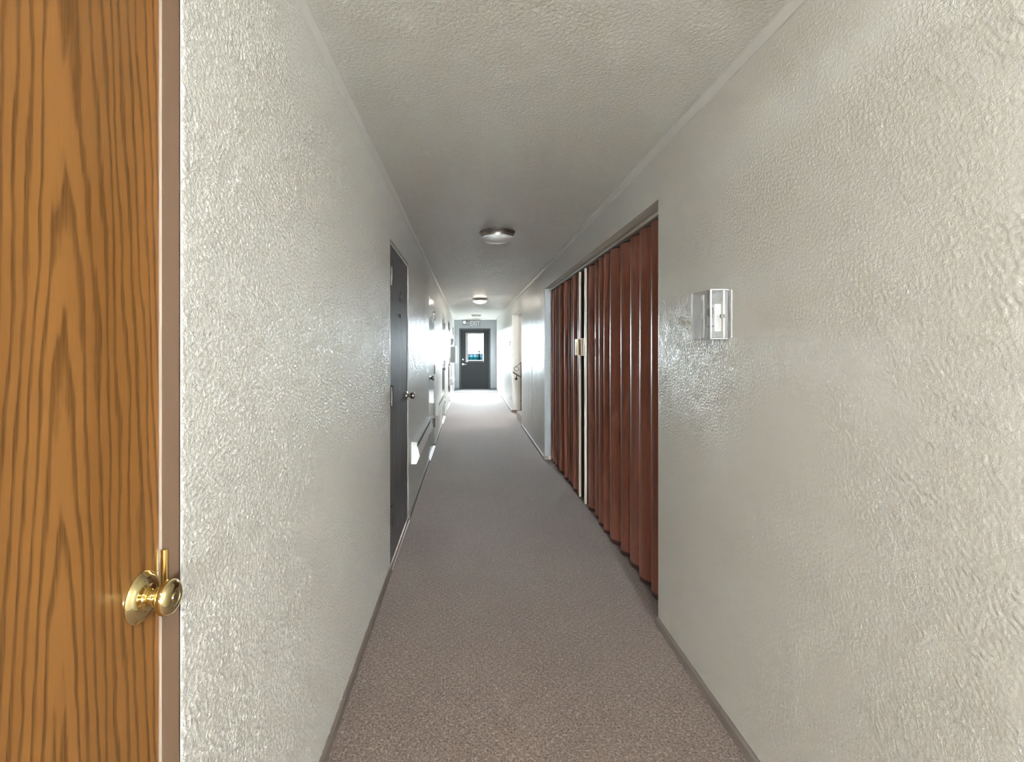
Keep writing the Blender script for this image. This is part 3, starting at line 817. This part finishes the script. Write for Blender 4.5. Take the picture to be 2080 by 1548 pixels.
bm = B(); extr(bm, [(.050, 1.80), (.075, 1.815), (.10, 1.77), (.118, 1.73), (.10, 1.712), (.062, 1.745)], 'y', ya+.0165, ya+.0178)
tag(obj('sticker', bm, 'black', t), 'small dark sticker at the top left of the glass')
lx, lz = -.19, .845
bm = B(); lathe(bm, [(0, 0), (0, .036), (.006, .036), (.012, .028), (.012, 0)], (lx, ya, lz), (0, -1, 0), 28)
lv = obj('lever_handle', bm, 'nickel', t, autos=True)
bm = B(); cyl(bm, (lx, ya-.012, lz), (lx, ya-.05, lz), .011); tube(bm, [(lx, ya-.045, lz), (lx+.03, ya-.05, lz), (lx+.11, ya-.048, lz-.004)], .0095, 10)
q = obj('lever', bm, 'nickel', None, autos=True); q.parent = lv
bm = B(); lathe(bm, [(0, 0), (0, .028), (.012, .026), (.016, .016), (.016, 0)], (lx, ya, 1.005), (0, -1, 0), 28); obj('deadbolt', bm, 'nickel', t, autos=True)
for zz in (.3, 1.02, 1.75):
    bm = B(); cyl(bm, (DX1+.001, ya-.008, zz-.05), (DX1+.001, ya-.008, zz+.05), .008, 10); obj('hinge', bm, 'exit_frame', t, smooth=True)
obj('threshold', bxs(EX0+fw, EX1-fw, YE+.021, YE+.139, 0, .011), 'nickel', t)

# exit sign with twin lamp heads
sx0, sx1, sz0, sz1 = -.20, .385, 2.10, 2.315
t = thing('exit_sign', ((sx0+sx1)/2, YE, sz0), 'grey EXIT sign with emergency lamp heads above the exit door', 'sign')
obj('housing', bxs(.03, sx1, YE-.060, YE, sz0+.005, sz1), 'sign_grey', t, bev=.004)
obj('lamp_box', bxs(sx0+.01, .028, YE-.05, YE, sz0+.04, sz1-.01), 'sign_grey', t, bev=.004)
for xx in (sx0+.06, sx0+.165):
    bm = B(); lathe(bm, [(0, 0), (0, .030), (.03, .045), (.045, .046), (.045, .041), (.036, 0)], (xx, YE-.05, 2.245), (0, -1, -.15), 24)
    lh = obj('lamp_head', bm, 'bronze' if xx > -.1 else 'lens_lamp', t, autos=True)
cu = bpy.data.curves.new('exit_lettering', 'FONT'); cu.body = 'EXIT'; cu.size = .205; cu.extrude = .002; cu.align_x = 'CENTER'; cu.offset = .003
co = bpy.data.objects.new('tmp', cu); C.objects.link(co)
dg = bpy.context.evaluated_depsgraph_get(); me = bpy.data.meshes.new_from_object(co.evaluated_get(dg)); bpy.data.objects.remove(co)
xs = [v.co.x for v in me.vertices]; ws = max(xs)-min(xs); ys = [v.co.y for v in me.vertices]
sc_ = .315/ws; sy_ = .155/(max(ys)-min(ys))
me.transform(Matrix(((sc_, 0, 0, .208-(max(xs)+min(xs))/2*sc_), (0, 0, -1, YE-.0625), (0, sy_, 0, sz0+.030), (0, 0, 0, 1))))
me.materials.clear(); me.materials.append(M['sign_letter'])
no = bpy.data.objects.new('lettering', me); C.objects.link(no); no.parent = t; no.matrix_parent_inverse = t.matrix_basis.inverted()
tag(no, 'pale letters reading EXIT')

tag(obj('door_mat', bxs(XL+.02, XR-.02, YE-1.0, YE-.02, 0.0005, .009), 'mat'), 'dark grey mat in front of the exit door', 'mat')

# ================================================================== outside the exit door
struct('floor_landing', bxs(-2.5, 3.5, YE+.141, 18.2, -.2, -.02), 'concrete')
struct('ground', bxs(-80, 80, 18.3, 220, -1.6, -.90), 'asphalt')
t = thing('balcony_railing', (.2, 17.75, -.02), 'dark metal balcony railing seen through the exit door window', 'railing')
def zz_(p): return CAMZ-(p-708)/980*17.75
bm = B(); box(bm, -2.4, 3.4, 17.73, 17.78, 1.235, 1.285); obj('top_rail', bm, 'rail_paint', t)
bm = B(); box(bm, -2.4, 3.4, 17.74, 17.77, 1.165, 1.18); box(bm, -2.4, 3.4, 17.74, 17.77, .08, .11); obj('cross_rail', bm, 'rail_paint', t)
for xx in (-1.9, -.75, .385, 1.6, 3.2):
    obj('post', bxs(xx-.028, xx+.028, 17.72, 17.79, -.02, 1.30), 'rail_paint', t)
for k_ in range(40):
    xx = -2.3+.145*k_
    if min(abs(xx-p_) for p_ in (-1.9, -.75, .385, 1.6, 3.2)) < .05: continue
    obj('baluster', bxs(xx-.011, xx+.011, 17.745, 17.765, .11, 1.165), 'rail_paint', t)
# turquoise car parked beyond the railing
CY = 45.0; CX = .58; GZ = -.90
t = thing('car', (CX, CY, GZ), 'turquoise car parked outside beyond the railing', 'car')
bm = B()
side = [(-2.1, .32), (2.1, .32), (2.15, .70), (1.95, .92), (1.0, .98), (-.9, .98), (-1.95, .90), (-2.12, .60)]
extr(bm, [(CY+p_[0], GZ+p_[1]) for p_ in side], 'x', CX-.85, CX+.85); obj('body', bm, 'car_teal', t, bev=.08)
bm = B()
v0 = [(CX-.74, CY-1.1, GZ+.97), (CX+.74, CY-1.1, GZ+.97), (CX+.74, CY+1.3, GZ+.97), (CX-.74, CY+1.3, GZ+.97)]
v1 = [(CX-.58, CY-.45, GZ+1.44), (CX+.58, CY-.45, GZ+1.44), (CX+.58, CY+.8, GZ+1.44), (CX-.58, CY+.8, GZ+1.44)]
a_ = [bm.verts.new(v) for v in v0]; b_ = [bm.verts.new(v) for v in v1]
for k_ in range(4): bm.faces.new((a_[k_], a_[(k_+1) % 4], b_[(k_+1) % 4], b_[k_]))
bm.faces.new(a_[::-1]); bm.faces.new(b_); obj('windows', bm, 'car_glass', t)
obj('roof', bxs(CX-.60, CX+.60, CY-.50, CY+.85, GZ+1.43, GZ+1.50), 'car_teal', t, bev=.03)
for sx in (-1, 1):
    for yy in (-1.3, 1.3):
        bm = B(); cyl(bm, (CX+sx*.70, CY+yy, GZ+.32), (CX+sx*.88, CY+yy, GZ+.32), .32, 24); obj('wheel', bm, 'tyre', t, autos=True)
